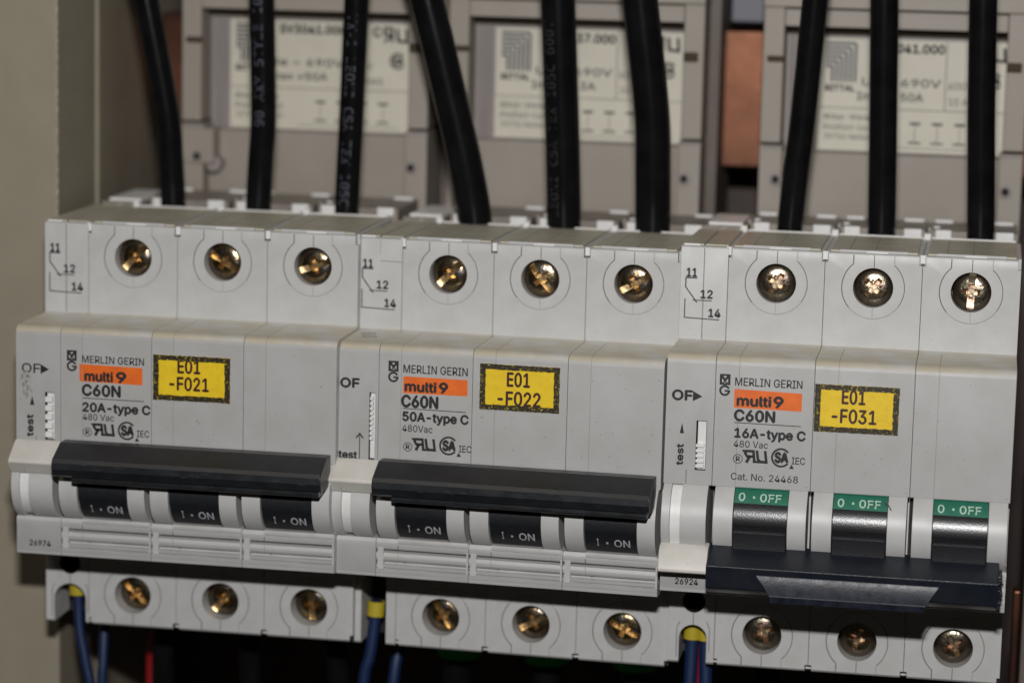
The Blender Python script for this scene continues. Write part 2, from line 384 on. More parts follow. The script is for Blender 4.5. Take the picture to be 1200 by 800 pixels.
def pole_details(mb):
    m = mb
    y = -0.012; wsm = 0.13
    # tear-out outlines round the screw holes
    for zc_, s in ((HT, 1), (HB, -1)):
        dx = 3.78; dz = math.sqrt(5.8 ** 2 - dx ** 2)
        a0 = math.degrees(math.atan2(dz, dx))
        L = [(HX + 5.8 * math.cos(math.radians(t)), zc_ + s * 5.8 * math.sin(math.radians(t))) for t in [180 - a0 + (180 + 2 * a0) * i / 40 for i in range(41)]]
        ze = ZT - .3 if s > 0 else Z0 + .4
        m.stroke([(HX - dx, ze), (HX - dx, zc_ + s * (dz + .6))] + L[:14], wsm * 1.25, y, 3)
        m.stroke(L[13:29], wsm * .9, y, 4)
        m.stroke(L[28:] , wsm, y, 3)
        m.stroke([(HX + dx, zc_ + s * (dz + .2)), (HX + dx, ze)], wsm * .8, y, 4)
        m.stroke([(HX + .05, zc_ + s * 3.8), (HX + .05, ze)], wsm, y, 3)
        m.stroke([(HX + .05, zc_ - s * 3.8), (HX + .05, zc_ - s * 5.6)], wsm * .7, y, 4)
    # cheeks either side of the toggle, toggle pit
    for a, b in ((0.75, 4.3), (14.3, 17.65)):
        m.prism(cheek_profile(), a, b, 0)
    m.box(4.3, 14.3, -(P - 5.02), -(P - 5.06), 25.8, 38.4, 1)
    m.box(0.1, .75, -(P - 3.6), -(P - 4.9), 25.9, 38.4, 1)
    # white lip below the toggle
    m.prism([(P - 3, 25.0), (P + .35, 25.02), (P + .45, 25.5), (P + .1, 25.9), (P - 3, 26.0)], 4.35, 17.8, 2)
    # end rib of the label slots
    m.prism([(P - 2, 19.8), (P + .02, 19.8), (P + .02, 24.2), (P - 2, 24.2)], 0.35, 1.5, 0)
    m.prism([(P - 2, 19.8), (P + .02, 19.8), (P + .02, 24.2), (P - 2, 24.2)], 17.55, 17.9, 0)
    # faint moulding line, 4.3 mm in, over nose top and face
    e = 0.014
    prof = [(0.5, ZN + .05), (P - 1.8, ZN), (P - 1.1, 62.65), (P - .5, 62.3), (P - .12, 61.7), (P, 61.0), (P, 38.7)]
    def ribbon(prof, x, wd, mi, off=e):
        vs = []; n = len(prof)
        for i, (p, z) in enumerate(prof):
            a = prof[max(i - 1, 0)]; b = prof[min(i + 1, n - 1)]
            d = Vector((b[0] - a[0], b[1] - a[1])).normalized(); nn = Vector((-d.y, d.x))
            q = (p + nn.x * off, z + nn.y * off)
            vs += [(x - wd / 2, -q[0], q[1]), (x + wd / 2, -q[0], q[1])]
        m.add(vs, [(2 * i, 2 * i + 1, 2 * i + 3, 2 * i + 2) for i in range(n - 1)], mi)
    ribbon(prof, 4.3, .10, 4)
    ribbon([(P, 19.75), (P - .25, ZB + .22)], 4.3, .12, 3)
    m.stroke([(4.32, 23.8), (4.32, 25.0)], .14, -(P + .06), 3)
    m.stroke([(4.32, 21.5), (4.32, 23.0)], .10, -(P + .0), 4)
    # cover plates, lips and tabs on top of the terminals
    m.box(0.9, 17.0, 1.2, 29.5, ZT + .02, ZT + .32, 5)
    m.box(0.9, 17.0, 29.2, 29.7, ZT + .0, ZT + .55, 6)
    m.box(2.6, 15.2, .55, 1.1, ZT + .03, ZT + .5, 0)
    m.box(7.6, 11.6, .2, .6, ZT + .0, ZT + .3, 6)
    m.box(4.3, 4.45, 1.5, 29, ZT + .30, ZT + .345, 4)
    m.box(9.0, 9.15, 1.5, 29, ZT + .30, ZT + .345, 4)
    m.box(-.45, .45, .35, 1.5, ZT - 1.5, ZT + .05, 6)
    for xx, yy, hh in ((-.15, 30.5, 2.2), (1.3, 44, 2.6)):
        m.box(xx - .45, xx + .75, yy, yy + 1.6, 78.5, ZT + hh * .5, 6)
        m.box(xx - .95, xx - .45, yy + .5, yy + 2.6, 78.5, ZT + hh * .2, 0)
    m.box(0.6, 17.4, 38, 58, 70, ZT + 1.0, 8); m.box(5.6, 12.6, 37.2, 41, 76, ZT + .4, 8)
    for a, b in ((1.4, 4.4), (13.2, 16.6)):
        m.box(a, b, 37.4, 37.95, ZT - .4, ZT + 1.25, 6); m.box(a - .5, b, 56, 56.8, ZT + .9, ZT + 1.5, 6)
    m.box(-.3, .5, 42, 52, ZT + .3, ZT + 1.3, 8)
    m.box(-.5, .5, .9, 1.2, Z0 + .35, Z0 + .62, 6)

_pm = pole_mesh()
pole_details(_pm)
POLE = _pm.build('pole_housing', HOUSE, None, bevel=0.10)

# terminal screws: pozi cross + slot cut in a slightly domed head
def screw_mesh(kind, mat, cutmat):
    m = MB(); n = 40; r = 3.55
    rings = [(0.0, -.55), (1.2, -.52), (2.2, -.42), (2.9, -.22), (3.3, 0.05), (r, .5), (r, 4)]
    vs = [(0, rings[0][1], 0)]; fs = []
    for (rr, yy) in rings[1:]:
        vs += [(rr * math.cos(2 * math.pi * i / n), yy, rr * math.sin(2 * math.pi * i / n)) for i in range(n)]
    for i in range(n): fs.append((0, 1 + i, 1 + (i + 1) % n))
    for j in range(len(rings) - 2):
        for i in range(n):
            a = 1 + j * n + i; b = 1 + j * n + (i + 1) % n
            fs.append((a, a + n, b + n, b))
    fs.append(tuple(1 + (len(rings) - 2) * n + i for i in reversed(range(n))))
    m.add(vs, fs, 0, True)
    base = m.build('s', [mat, cutmat])
    c = MB(); c.mats = [mat, cutmat]
    def wedge(L, wt, wb, d, ang, x0=0):
        ca, sa = math.cos(ang), math.sin(ang)
        pts = []
        for (l, ww, yy) in ((L, wt, -1.2), (L * .55, wb, d)):
            pts += [(-l, yy, -ww), (l, yy, -ww), (l, yy, ww), (-l, yy, ww)]
        pts = [(x * ca - z * sa, yy, x * sa + z * ca) for x, yy, z in pts]
        c2 = MB(); c2.mats = [mat, cutmat]
        c2.add(pts, [(0, 1, 2, 3), (7, 6, 5, 4), (4, 5, 1, 0), (5, 6, 2, 1), (6, 7, 3, 2), (7, 4, 0, 3)], 1)
        return c2
    L_ = 1.9 if kind == 0 else 2.35; cuts = [wedge(L_, .58, .40, 1.5, math.pi / 4), wedge(L_, .58, .40, 1.5, -math.pi / 4)]
    if kind == 0: cuts.append(wedge(5.5, .68, .62, .45, math.pi / 4))
    else: cuts += [wedge(1.9, .22, .1, .35, 0), wedge(1.9, .22, .1, .35, math.pi / 2)]
    for c2 in cuts:
        bm = bmesh.new()
        me = boolean(base, c2)
        old = base; base = bpy.data.objects.new('s', me); col.objects.link(base)
        bpy.data.objects.remove(old); bm.free()
    me = base.data; bpy.data.objects.remove(base)
    return link('terminal_screw', me, [mat, cutmat], None, bevel=0.07, smooth_angle=40)
SCREW = [screw_mesh(0, 'brass', 'cut'), screw_mesh(1, 'steel', 'cut_steel'), screw_mesh(0, 'steel', 'cut_steel')]

# toggles
def drum_profile(step):
    pr = [(P - 4.6, 25.9)]
    RD = 6.95
    for i in range(31):
        t = -66 + (60 + 66) * i / 30
        r = RD if t > step + .01 else RD - .22
        pr.append((PC + r * math.cos(math.radians(t)), ZC + r * math.sin(math.radians(t))))
    return pr + [(P - 4.6, 38.3)]
def drum_map(RD=6.975):
    # x stays, the second coordinate is an arc angle in degrees
    return lambda x, a: (x, -(PC + RD * math.cos(math.radians(a))), ZC + RD * math.sin(math.radians(a)))
def make_toggle(on):
    m = MB(); dm = 'drum' if on else 'drum_gloss'
    if on:
        m.prism(drum_profile(-17), 4.45, 14.15)
        m.prism([(PC + 5.5, 34.8), (PC + 6.6, 34.2), (P + 4.5, 36.5), (P + 4.5, 40), (P + 2, 40), (P - 1, 38)], 4.6, 14.0)
    else:
        m.prism(drum_profile(-7), 4.35, 14.25)
        m.prism([(PC + 5, 31.2), (PC + 6.95, 31.3), (P + 3.5, 30.9), (P + 3.0, 27.2), (P + 3.7, 24), (P - 1, 25.9)], 4.5, 14.1, 1)
    t = m.build('toggle', [dm, 'drum'], None, bevel=.12)
    k = MB()
    if on:
        k.text('I', 6.75, 7.02, -41, 14.5, 0, bold=.01, fn=drum_map())
        k.stroke([(8.45, 0), (8.85, 0)], .4, 0); v = k.v[-4:]; k.v[-4:] = [drum_map()(a, c * 11 - 34) for a, b, c in v]
        k.text('ON', 10.0, 12.9, -41, 14.5, 0, bold=.012, fn=drum_map())
        tx = k.build('printed_marking', 'greyprint', t)
    else:
        g = MB(); n = 10
        vs = []; f = drum_map(7.02)
        for i in range(n + 1):
            a = 33 + 29 * i / n
            vs += [f(4.4, a), f(14.2, a)]
        g.add(vs, [(2 * i, 2 * i + 1, 2 * i + 3, 2 * i + 2) for i in range(n)], 0, True)
        g.build('green_band', 'green', t)
        f = drum_map(7.045)
        k.text('0', 5.2, 6.3, 37, 13.5, 0, bold=.012, fn=f)
        k.stroke([(7.75, 0), (8.15, 0)], .4, 0); v = k.v[-4:]; k.v[-4:] = [f(a, c * 10 + 43.5) for a, b, c in v]
        k.text('0FF', 9.1, 12.9, 37, 13.5, 0, bold=.012, fn=f)
        tx = k.build('printed_marking', 'greenprint', t)
    return t
TOG = {True: make_toggle(True), False: make_toggle(False)}

def kids(o): return [c for c in bpy.data.objects if c.parent == o]
def dup(o, parent, loc):
    c = o.copy(); col.objects.link(c); c.parent = parent; c.location = Vector(loc) * S
    for k in kids(o):
        d = k.copy(); col.objects.link(d); d.parent = c
    return c

# ------------------------------------------------------------------ group frames (each bank sits a little skew on its rail)
XC = (31, 94.5, 157.5)
GP = ((0, 0, 0, 0, 0), (-0.87, 1.356, -0.5966, -0.0325880, 0.0083682), (-0.88726, -0.7749, 0.92786, -0.0025324, 0.0159235))
def gplace(g, x):
    dx, dy, dz, yaw, pit = GP[g]
    r = Matrix.Rotation(yaw, 3, 'Z') @ Matrix.Rotation(-pit, 3, 'X')
    c = Vector((XC[g], 0, 40.)) if g else Vector((31, 0, 40.))
    return r @ (Vector((x, 0, 0)) - c) + c + Vector((dx, dy, dz)), r

# ------------------------------------------------------------------ printed marks
YP = -(P + 0.02)
def ring(m, x, z, r, wd, a0=0, a1=360, y=YP, mi=0):
    m.stroke(arc(x, z, r, a0, a1, 28), wd, y, mi)
def approval_marks(m, x, z, k=1.0):
    """registered ring, reversed R joined to U, S A in an open ring, IEC; x,z = baseline left"""
    ring(m, x + .85, z + .75, .82, .13); m.text('R', x + .5, x + 1.2, z + .32, .88, YP, bold=.02)
    # reversed R (leans right) and U
    bx = x + 2.05; h = 2.35; sl = .30
    def q(a, b): return (bx + a + (-sl * (b / h) * .9), z + .15 + b)
    m.stroke([q(1.85, 0), q(1.85, h - .2), q(.55, h - .2), q(.3, h * .74), q(.6, h * .5), q(1.8, h * .5)], .5, YP)
    m.stroke([q(1.1, h * .5), q(.35, 0)], .55, YP)
    m.poly([q(-.25, h), q(2.1, h), q(2.1, h - .42), q(-.1, h - .42)], YP - .004)
    m.stroke([q(2.5, h), q(2.55, .75), q(2.85, .3), q(3.95, .25)], .5, YP)
    m.stroke([q(4.05, 0), q(4.0, h)], .5, YP)
    m.poly([q(1.55, 0), q(4.3, 0), q(4.3, .45), q(1.55, .45)], YP - .004)
    cx_ = x + 8.7
    ring(m, cx_, z + 1.4, 1.62, .36, 38, 322)
    m.text('SA', cx_ - 1.05, cx_ + 1.25, z + .55, 1.75, YP, bold=.045)
    m.text('IEC', x + 10.7, x + 13.1, z + .35, 1.25, YP, bold=.008)
    m.poly([(cx_ + 1.55, z - .55), (cx_ + 2.45, z - .55), (cx_ + 2.0, z + .25)], YP)
def maker_logo(m, x, z):
    """square with an M notch above a ring with a G bar; x,z = top left"""
    w_ = 1.95
    m.poly([(x, z), (x, z - 2.0), (x + .42, z - 2.0), (x + .42, z)], YP)
    m.poly([(x + w_ - .42, z), (x + w_ - .42, z - 2.0), (x + w_, z - 2.0), (x + w_, z)], YP)
    m.stroke([(x, z - .18), (x + w_, z - .18)], .36, YP - .003); m.stroke([(x, z - 1.85), (x + w_, z - 1.85)], .34, YP - .003)
    m.stroke([(x + .3, z - .3), (x + w_ / 2, z - 1.15), (x + w_ - .3, z - .3)], .42, YP - .006)
    m.stroke([(x + .5, z - 1.7), (x + w_ / 2, z - 1.3), (x + w_ - .5, z - 1.7)], .2, YP - .006)
    ring(m, x + w_ / 2, z - 3.05, .82, .38, 25, 360)
    m.stroke([(x + w_ / 2, z - 3.1), (x + w_, z - 3.1)], .34, YP - .004)

def sticker(parent, x, z, wd, h, l1, l2, rot=0.0):
    """yellow marker with a speckled black border; x,z = top left; l = (text, x0, x1, base, cap)"""
    st = MB(); st.box(x, x + wd, -(P + .09), -(P - .01), z - h, z)
    o = st.build('marker_sticker', 'yellow', parent, bevel=.03)
    b = 1.08; y = -(P + .125); e = MB()
    X0, X1, Z1, Z0_ = x, x + wd, z, z - h
    def rag(a0, a1, c, amp, n=34): return [(a0 + (a1 - a0) * i / n, c + random.uniform(-amp, amp)) for i in range(n + 1)]
    def strip(outer, inner, horiz):
        vs = []
        for (a, c), (d, f) in zip(outer, inner):
            vs += [(a, y, c), (d, y, f)] if horiz else [(c, y, a), (f, y, d)]
        e.add(vs, [(2 * i, 2 * i + 1, 2 * i + 3, 2 * i + 2) for i in range(len(outer) - 1)])
    strip(rag(X0, X1, Z1, .05), rag(X0, X1, Z1 - b * .92, .07), True)
    strip(rag(X0, X1, Z0_, .05), rag(X0, X1, Z0_ + b * .92, .07), True)
    y -= .003
    strip(rag(Z0_, Z1, X0, .05, 20), rag(Z0_, Z1, X0 + b, .07, 20), False)
    strip(rag(Z0_, Z1, X1, .05, 20), rag(Z0_, Z1, X1 - b, .07, 20), False)
    e.build('border', 'label_edge', o)
    t = MB()
    for s, a, c, base, cap in (l1, l2): t.text(s, a, c, base, cap, -(P + .105), bold=.018)
    t.build('marker_text', 'label_ink', o); CUR[0] = 'sans'
    return o

# ------------------------------------------------------------------ tie bars
def bar_on(parent):
    m = MB()
    x0, x1 = 1.2, 53.3
    prof = [(.8, 35.6), (5.0, 35.4), (7.6, 35.5), (8.5, 36.0), (9.05, 37.2), (9.0, 38.4), (8.5, 39.1), (4.0, 41.4), (1.0, 41.4)]
    m.prism([(P + a, b) for a, b in prof], x0, x1)
    m.prism([(P + 2.5, 34.3), (P + 7.0, 34.3), (P + 7.5, 34.7), (P + 7.5, 35.6), (P + 2.5, 35.7)], 4.6, x1 - .7)
    o = m.build('tie_bar', 'bar', parent, bevel=.16, seg=2, smooth_angle=14)
    k = MB()
    for _ in range(12):
        a = random.uniform(4, 50); c = random.uniform(37.0, 38.8); ln = random.uniform(.3, 1.8); th = random.uniform(-.25, .25)
        k.stroke([(a, c), (a + ln * math.cos(th), c + ln * .3 * math.sin(th))], random.uniform(.03, .08), -(P + 9.062))
    k.build('scuff_marks', 'scuff', o)
    return o
def bar_off(parent):
    m = MB(); x0, x1 = .3, 52.6
    prof = [(P + a, b) for a, b in [(1, 28.3), (3.6, 27.6), (5.5, 27.0), (8.8, 25.55), (8.2, 21.4), (7.3, 20.9), (4, 19.6), (1, 19.6)]]
    m.prism(prof, x0, x1)
    # chipped right-hand end
    z = 20.2
    while z < 26.3:
        h = random.uniform(.35, .9)
        m.box(x1 - .3, x1 + random.uniform(.05, .75), -(P + random.uniform(6.5, 7.8)), -(P + 1.5), z, min(z + h, 26.6)); z += h
    b = m.build('tie_bar', 'bar_blue', parent, bevel=.2, seg=2)
    g = MB(); a0, a1, c0, c1 = 8.9, 42.6, 12.0, 40.0; n = 10; vs = []; fs = []
    for k in range(n + 1):
        t = k / n
        p_ = P + 8.5 + 1.9 * t ** 1.5; z_ = 24.8 - 3.8 * t; xa = a0 + (c0 - a0) * t; xb = a1 + (c1 - a1) * t
        vs += [(xa, -p_, z_), (xb, -p_, z_), (xa + .3, -(P + 6.5), z_ - .2), (xb - .3, -(P + 6.5), z_ - .2)]
        if k: b_ = 4 * (k - 1); fs += [(b_ + 4, b_ + 5, b_ + 1, b_), (b_, b_ + 2, b_ + 6, b_ + 4), (b_ + 1, b_ + 5, b_ + 7, b_ + 3), (b_ + 2, b_ + 3, b_ + 7, b_ + 6)]
    b_ = len(vs); vs += [(c0 + .2, -(P + 10.1), 19.7), (c1 - .2, -(P + 10.1), 19.7), (c0 + .5, -(P + 6.5), 19.7), (c1 - .5, -(P + 6.5), 19.7)]
    e_ = 4 * n; fs += [(b_, b_ + 1, e_ + 1, e_), (b_ + 2, b_ + 3, b_ + 1, b_), (e_, e_ + 2, b_ + 2, b_), (e_ + 1, b_ + 1, b_ + 3, e_ + 3), (e_ + 3, b_ + 3, b_ + 2, e_ + 2), (0, 1, 3, 2)]
    g.add(vs, fs)
    g.build('finger_grip', 'grip', b, bevel=.1, smooth_angle=30)
    # brownish shadowed under-lip
    return b

# ------------------------------------------------------------------ the three breakers
BR = [
 dict(g=0, x=9, on=True, rating='20A', label='three-pole 20A circuit breaker switched on, marker sticker -F021', lbl='left'),
 dict(g=1, x=72, on=True, rating='50A', label='three-pole 50A circuit breaker switched on, marker sticker -F022'),
 dict(g=2, x=135, on=False, rating='16A', label='three-pole 16A circuit breaker switched off, green 0-OFF bands, marker sticker -F031'),
]
SCR_ANG = [[(.0, 0, .05), (1.83, 0, .0), (-.44, 0, .35)], [(.0, 0, 0), (1.48, 0, 0), (-.26, 0, 0)], [(.25, 1, 0), (.1, 1, 0), (.75, 2, 0)]]
first_screw = [True] * 3
used = dict(pole=False, on=False, off=False)
for bi, B in enumerate(BR):
    g = B['g']; loc, rot = gplace(g, B['x'])
    T = empty('circuit_breaker', B['label'], 'circuit breaker', loc, rot, 'three-pole circuit breakers on the rail')
    for k in range(3):
        if not used['pole']:
            POLE.parent = T; POLE.location = (0, 0, 0); used['pole'] = True
        else: dup(POLE, T, (18 * k, 0, 0))
        key = 'on' if B['on'] else 'off'
        if not used[key]:
            TOG[B['on']].parent = T; TOG[B['on']].location = (0, 0, 0); used[key] = True
        else: dup(TOG[B['on']], T, (18 * k, 0, 0))
        for zi, zc_ in enumerate((HT, HB)):
            ang, kind, _ = SCR_ANG[bi][k]
            if zi: ang = ang + random.uniform(.6, 2.2); kind = 0 if bi < 2 else 1
            if first_screw[kind]: s = SCREW[kind]; s.parent = T; first_screw[kind] = False
            else: s = SCREW[kind].copy(); col.objects.link(s); s.parent = T
            s.location = Vector((18 * k + HX + .05, 1.5 if zi == 0 else 2.6, zc_)) * S
            s.rotation_euler = (random.uniform(-.05, .05), -ang, random.uniform(-.05, .05))
    (bar_on if B['on'] else bar_off)(T)
    X = B['x']; ink = MB(); o_ = MB()
    def tx(s, a, c, z, h, bold=0.0, m=ink): m.text(s, a - X, c - X, z, h, YP, bold=bold)
    if bi == 0:
        maker_logo(ink, 10.25 - X, 58.5)
        tx('MERLIN GERIN', 13.3, 25.5, 56.25, 1.35, .008)
        o_.poly([(12.75 - X, 55.95), (25.2 - X, 55.75), (25.2 - X, 52.45), (12.75 - X, 52.6)], -(P + .012))
        tx('multi', 13.85, 19.3, 52.8, 1.75, .035); tx('9', 20.1, 21.9, 52.75, 1.9, .035)
        tx('C60N', 13.35, 20.8, 49.95, 2.05, .03)
        ink.stroke([(13.4 - X, 49.4), (25.55 - X, 49.35)], .15, YP)
        tx('20A-type C', 13.4, 26.7, 46.85, 1.65, .03)
        tx('480 Vac', 13.4, 19.6, 45.2, 1.2, .006)
        approval_marks(ink, 13.45 - X, 42.1)
        sticker(T, 27.35 - X, 58.55, 15.05, 8.65, ('E01', 32.2 - X, 36.5 - X, 55.25, 2.5), ('-F021', 30.6 - X, 38.2 - X, 51.95, 2.45))
    if bi == 1:
        maker_logo(ink, 73.8 - X, 59.8)
        tx('MERLIN GERIN', 76.7, 89.0, 57.7, 1.5, .008)
        o_.poly([(76.7 - X, 57.0), (89.05 - X, 56.95), (89.05 - X, 53.9), (76.7 - X, 53.8)], -(P + .012))
        tx('multi', 77.1, 83.0, 54.25, 1.75, .035); tx('9', 83.7, 85.2, 54.25, 1.85, .035)
        tx('C60N', 76.5, 83.4, 51.25, 2.15, .03)
        ink.stroke([(76.7 - X, 50.9), (88.85 - X, 50.85)], .15, YP)
        tx('50A-type C', 76.75, 89.3, 48.6, 1.65, .03)
        tx('480Vac', 76.7, 82.5, 46.55, 1.25, .006)
        approval_marks(ink, 76.95 - X, 42.9)
        sticker(T, 91.4 - X, 60.3, 15.1, 8.6, ('E01', 96.6 - X, 100.8 - X, 56.3, 2.55), ('-F022', 94.9 - X, 102.9 - X, 52.7, 2.55))
    if bi == 2:
        maker_logo(ink, 135.75 - X, 59.4)
        tx('MERLIN GERIN', 138.6, 150.8, 57.4, 1.45, .008)
        o_.poly([(138.5 - X, 56.75), (150.85 - X, 56.5), (150.85 - X, 53.2), (138.5 - X, 53.3)], -(P + .012))
        tx('multi', 139.1, 145.2, 53.75, 1.75, .035); tx('9', 145.8, 147.4, 53.7, 1.9, .035)
        tx('C60N', 138.7, 146.0, 50.95, 1.95, .03)
        ink.stroke([(138.7 - X, 50.55), (150.9 - X, 50.45)], .15, YP)
        tx('16A-type C', 138.85, 151.7, 47.85, 1.65, .03)
        tx('480 Vac', 138.75, 145.0, 46.05, 1.2, .006)
        approval_marks(ink, 138.75 - X, 43.1)
        tx('Cat. No. 24468', 138.45, 150.7, 39.95, 1.25, .006)
        sticker(T, 153.15 - X, 58.5, 15.2, 8.7, ('E01', 158.1 - X, 162.2 - X, 55.1, 2.5), ('-F031', 156.4 - X, 164.3 - X, 51.6, 2.45))
        sm = MB(); sm.stroke([(31.5, 37.6), (32.3, 37.2), (32.9, 36.4)], .22, -(P + 3.3)); 
        v = sm.v; sm.v = [(a, -(PC + math.sqrt(max(7.33 ** 2 - (c - ZC) ** 2, 0))), c) for a, b, c in v]
        sm.build('scuff_mark', 'scratch', T)
    # a handful of scratches and handling dirt on the face
    dd = MB()
    for _ in range(16):
        a = random.uniform(18, 53); c = random.uniform(43.5, 60); ln = random.uniform(.1, .5); th = random.uniform(0, 3.1)
        dd.stroke([(a, c), (a + ln * math.cos(th), c + ln * math.sin(th))], random.uniform(.04, .12), -(P + .006))
    dd.build('scratch_marks', 'scratch', T)
    ink.build('printed_marking', 'ink', T)
    o_.build('orange_band', 'orange', T)

# ------------------------------------------------------------------ auxiliary contacts (9 mm wide, one left of each breaker)
def aux(g, x, label, kind):
    loc, rot = gplace(g, x)
    T = empty('auxiliary_contact', label, 'auxiliary contact', loc, rot, 'narrow auxiliary contact modules beside the breakers')
    c = MB(); c.mats = ['grey', 'dark', 'grey_light']
    sx0, sx1, sz0, sz1 = {0: (5.9, 7.7, 40.9, 50.1), 1: (7.25, 8.35, 40.5, 53.5), 2: (5.8, 7.7, 41.3, 50.5)}[kind]
    c.box(sx0, sx1, -(P + 1), -(P - 1.6), sz0, sz1, 1)
    # wire opening at the foot, arched
    xa, xb = (1.8, 8.3) if kind == 0 else ((2.0, 7.0) if kind == 1 else (2.2, 7.5))
    xm = (xa + xb) / 2; rr = (xb - xa) / 2
    za = {0: 5.2, 1: 13.0, 2: 5.4}[kind]
    pr = [(xa, -2), (xb, -2)] + arc(xm, za, rr, 0, 180, 18)
    n = len(pr)
    c.add([(a, -1, b) for a, b in pr] + [(a, 9, b) for a, b in pr], [tuple(range(n)), tuple(reversed(range(n, 2 * n)))] + [(i, i + n, (i + 1) % n + n, (i + 1) % n) for i in range(n)], 2)
    if kind != 1:
        c.cyl(xm, 12.6, 2.15, -2, 6, 32, 1)
    base = base_with_holes('aux_base', 9, False, c)
    m = base
    for a, b in ((0.2, {0: 1.8, 1: 2.9, 2: 1.75}[kind]), ({0: 3.7, 1: 4.75, 2: 3.7}[kind], 8.45)):
        m.prism(cheek_profile(), a, b, 0)
    m.box(.1, 8.9, -(P - 4.2), -(P - 4.9), 25.9, 38.4, 1)
    m.box(xa + .05, xb - .05, 8.7, 8.9, .6, za + rr, 1)
    # shoulder seams, keyhole outline at the foot
    y = -.012
    if kind != 1: m.stroke([(4.45, ZT - .3), (4.45, ZN + .45)], .13, y, 3)
    else:
        m.stroke([(4.6, ZT - .3), (4.6, ZT - 3)], .1, y, 4); m.stroke([(4.6, 76.4), (8.9, 76.3)], .1, y, 3)
    if kind != 1:
        m.stroke([(xm, 10.4), (xm, za + rr)], .14, y, 3)
        m.stroke([(xa + .1, za + 3.2), (xa - .45, za + 2.1), (xa - .45, 1.6)], .13, y, 3)
        m.stroke([(xb - .1, za + 3.4), (xb + .5, za + 2.1), (xb + .5, 3)], .13, y, 3)
    if kind == 0: m.stroke([(4.05, 41.5), (4.05, 38.8)], .12, -(P + .012), 3)
    if kind == 2: m.stroke([(4.2, 41.3), (4.2, 38.7)], .12, -(P + .012), 3)
    # top plate, white rear clip
    m.box(.3, 4.2, 1.0, 29, ZT + .02, ZT + .35, 5); m.box(4.5, 8.8, 1.4, 30, ZT + .02, ZT + .3, 5)
    m.box(.6, 3.6, .3, .9, ZT, ZT + .4, 6)
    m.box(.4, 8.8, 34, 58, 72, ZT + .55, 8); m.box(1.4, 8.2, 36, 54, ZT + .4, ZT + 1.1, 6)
    m.prism([(-29, ZT + .2), (-33, ZT - 1), (-33, ZT + .4)], 4.4, 5.4, 6)
    h = m.build('housing', HOUSE, T, bevel=.10)
    # slider with ridges
    s = MB()
    ins = .25 if kind != 1 else .1
    s.box(sx0 + ins, sx1 - .12, -(P - .55), -(P - 1.7), sz0 + (.4 if kind == 1 else .1), sz1 - .15)
    zz = sz0 + (.5 if kind != 1 else 4)
    ztop = {0: sz1 - 1.6, 1: sz1 - .8, 2: sz0 + 4.4}[kind]
    while zz < ztop:
        s.box(sx0 + ins - (.22 if kind != 1 else 0), sx1 - .35, -(P + .12), -(P - .9), zz, zz + .55 + (.5 if kind == 0 else 0)); zz += .95 + (.75 if kind == 0 else 0)
    s.build('test_slider', 'white', T, bevel=.05)
    # white indicator strip behind the cheeks, ivory linking lever
    q = MB(); st = {0: (1.85, 3.65), 1: (2.95, 4.7), 2: (1.8, 3.65)}[kind]
    pr = [(P - 4.5, 25.9)] + arc(PC, ZC, RC - .45, -62, 62, 18) + [(P - 4.5, 38.5)]
    q.prism(pr, *st); q.build('indicator_strip', 'white', T)
    lv = MB()
    if kind < 2: pr = [(P + .2, 40.9), (P + 1.3, 40.4), (P + 4.9, 37.6), (P + 4.9, 37.1), (P + 3.3, 34.9), (P + .5, 34.9)]
    else: pr = [(P + .3, 28.0), (P + 2.6, 27.6), (P + 3.8, 26.7), (P + 5.1, 23.5), (P + 4.9, 23.0), (P + 3.6, 22.6), (P + .3, 22.7)]
    lv.prism(pr, .05, {0: 9.2, 1: 9.4, 2: 9.1}[kind])
    lv.build('linking_lever', 'ivory', T, bevel=.3, seg=3)
    # print
    k = MB(); ys = -.02
    k.text('11', 1.25, 3.1, 75.0, 1.55, ys, bold=.025)
    k.stroke([(3.25, 74.75), (1.1, 74.75), (1.1, 73.0), (3.0, 70.5), (3.3, 70.1)], .23, ys)
    k.text('12', 4.0, 6.2, 71.0, 1.5, ys, bold=.025)
    k.stroke([(2.5, 70.55), (6.1, 70.55)], .18, ys)
    k.stroke([(1.05, 70.8), (1.05, 67.2), (7.6, 67.0)], .2, ys)
    k.text('14', 5.6, 7.8, 67.5, 1.5, ys, bold=.025)
    dx = x
    if kind == 0:
        k.text('OF', 1.3, 4.9, 53.75, 1.75, YP, bold=.01); k.poly([(5.0, 53.6), (6.7, 54.55), (5.0, 55.5)], YP)
        k.text('test', 1.0, 4.9, 0, 1.25, YP, bold=.03, rot=(0, 0, 1)) if False else None
        k.text('test', 0, 4.2, 0, 1.25, YP, bold=.03, fn=lambda a, b: (3.45 - b, YP, 41.4 + a))
        k.poly([(2.85, 47.5), (3.75, 47.5), (3.3, 49.3)], YP)
        k.text('26974', 2.7, 6.9, 20.0, 1.05, YP, bold=.02)
    if kind == 1:
        k.text('OF', 1.6, 5.2, 54.3, 1.7, YP, bold=.03)
        k.text('test', 1.4, 4.95, 40.75, 1.35, YP, bold=.03)
        k.stroke([(5.45, 40.6), (5.45, 45.3)], .17, YP); k.stroke([(4.75, 44.7), (5.45, 45.6), (6.15, 44.7)], .26, YP - .003)
    if kind == 2:
        k.text('OF', 1.2, 4.85, 54.2, 1.75, YP, bold=.03); k.poly([(4.95, 54.05), (6.7, 55.0), (4.95, 55.95)], YP)
        k.text('test', 0, 3.9, 0, 1.2, YP, bold=.03, fn=lambda a, b: (3.5 - b, YP, 42.1 + a))
        k.poly([(2.75, 48.0), (3.55, 48.0), (3.15, 50.0)], YP)
        k.text('26924', 2.9, 7.1, 19.75, 1.1, YP, bold=.02)
    k.build('printed_marking', 'ink', T)
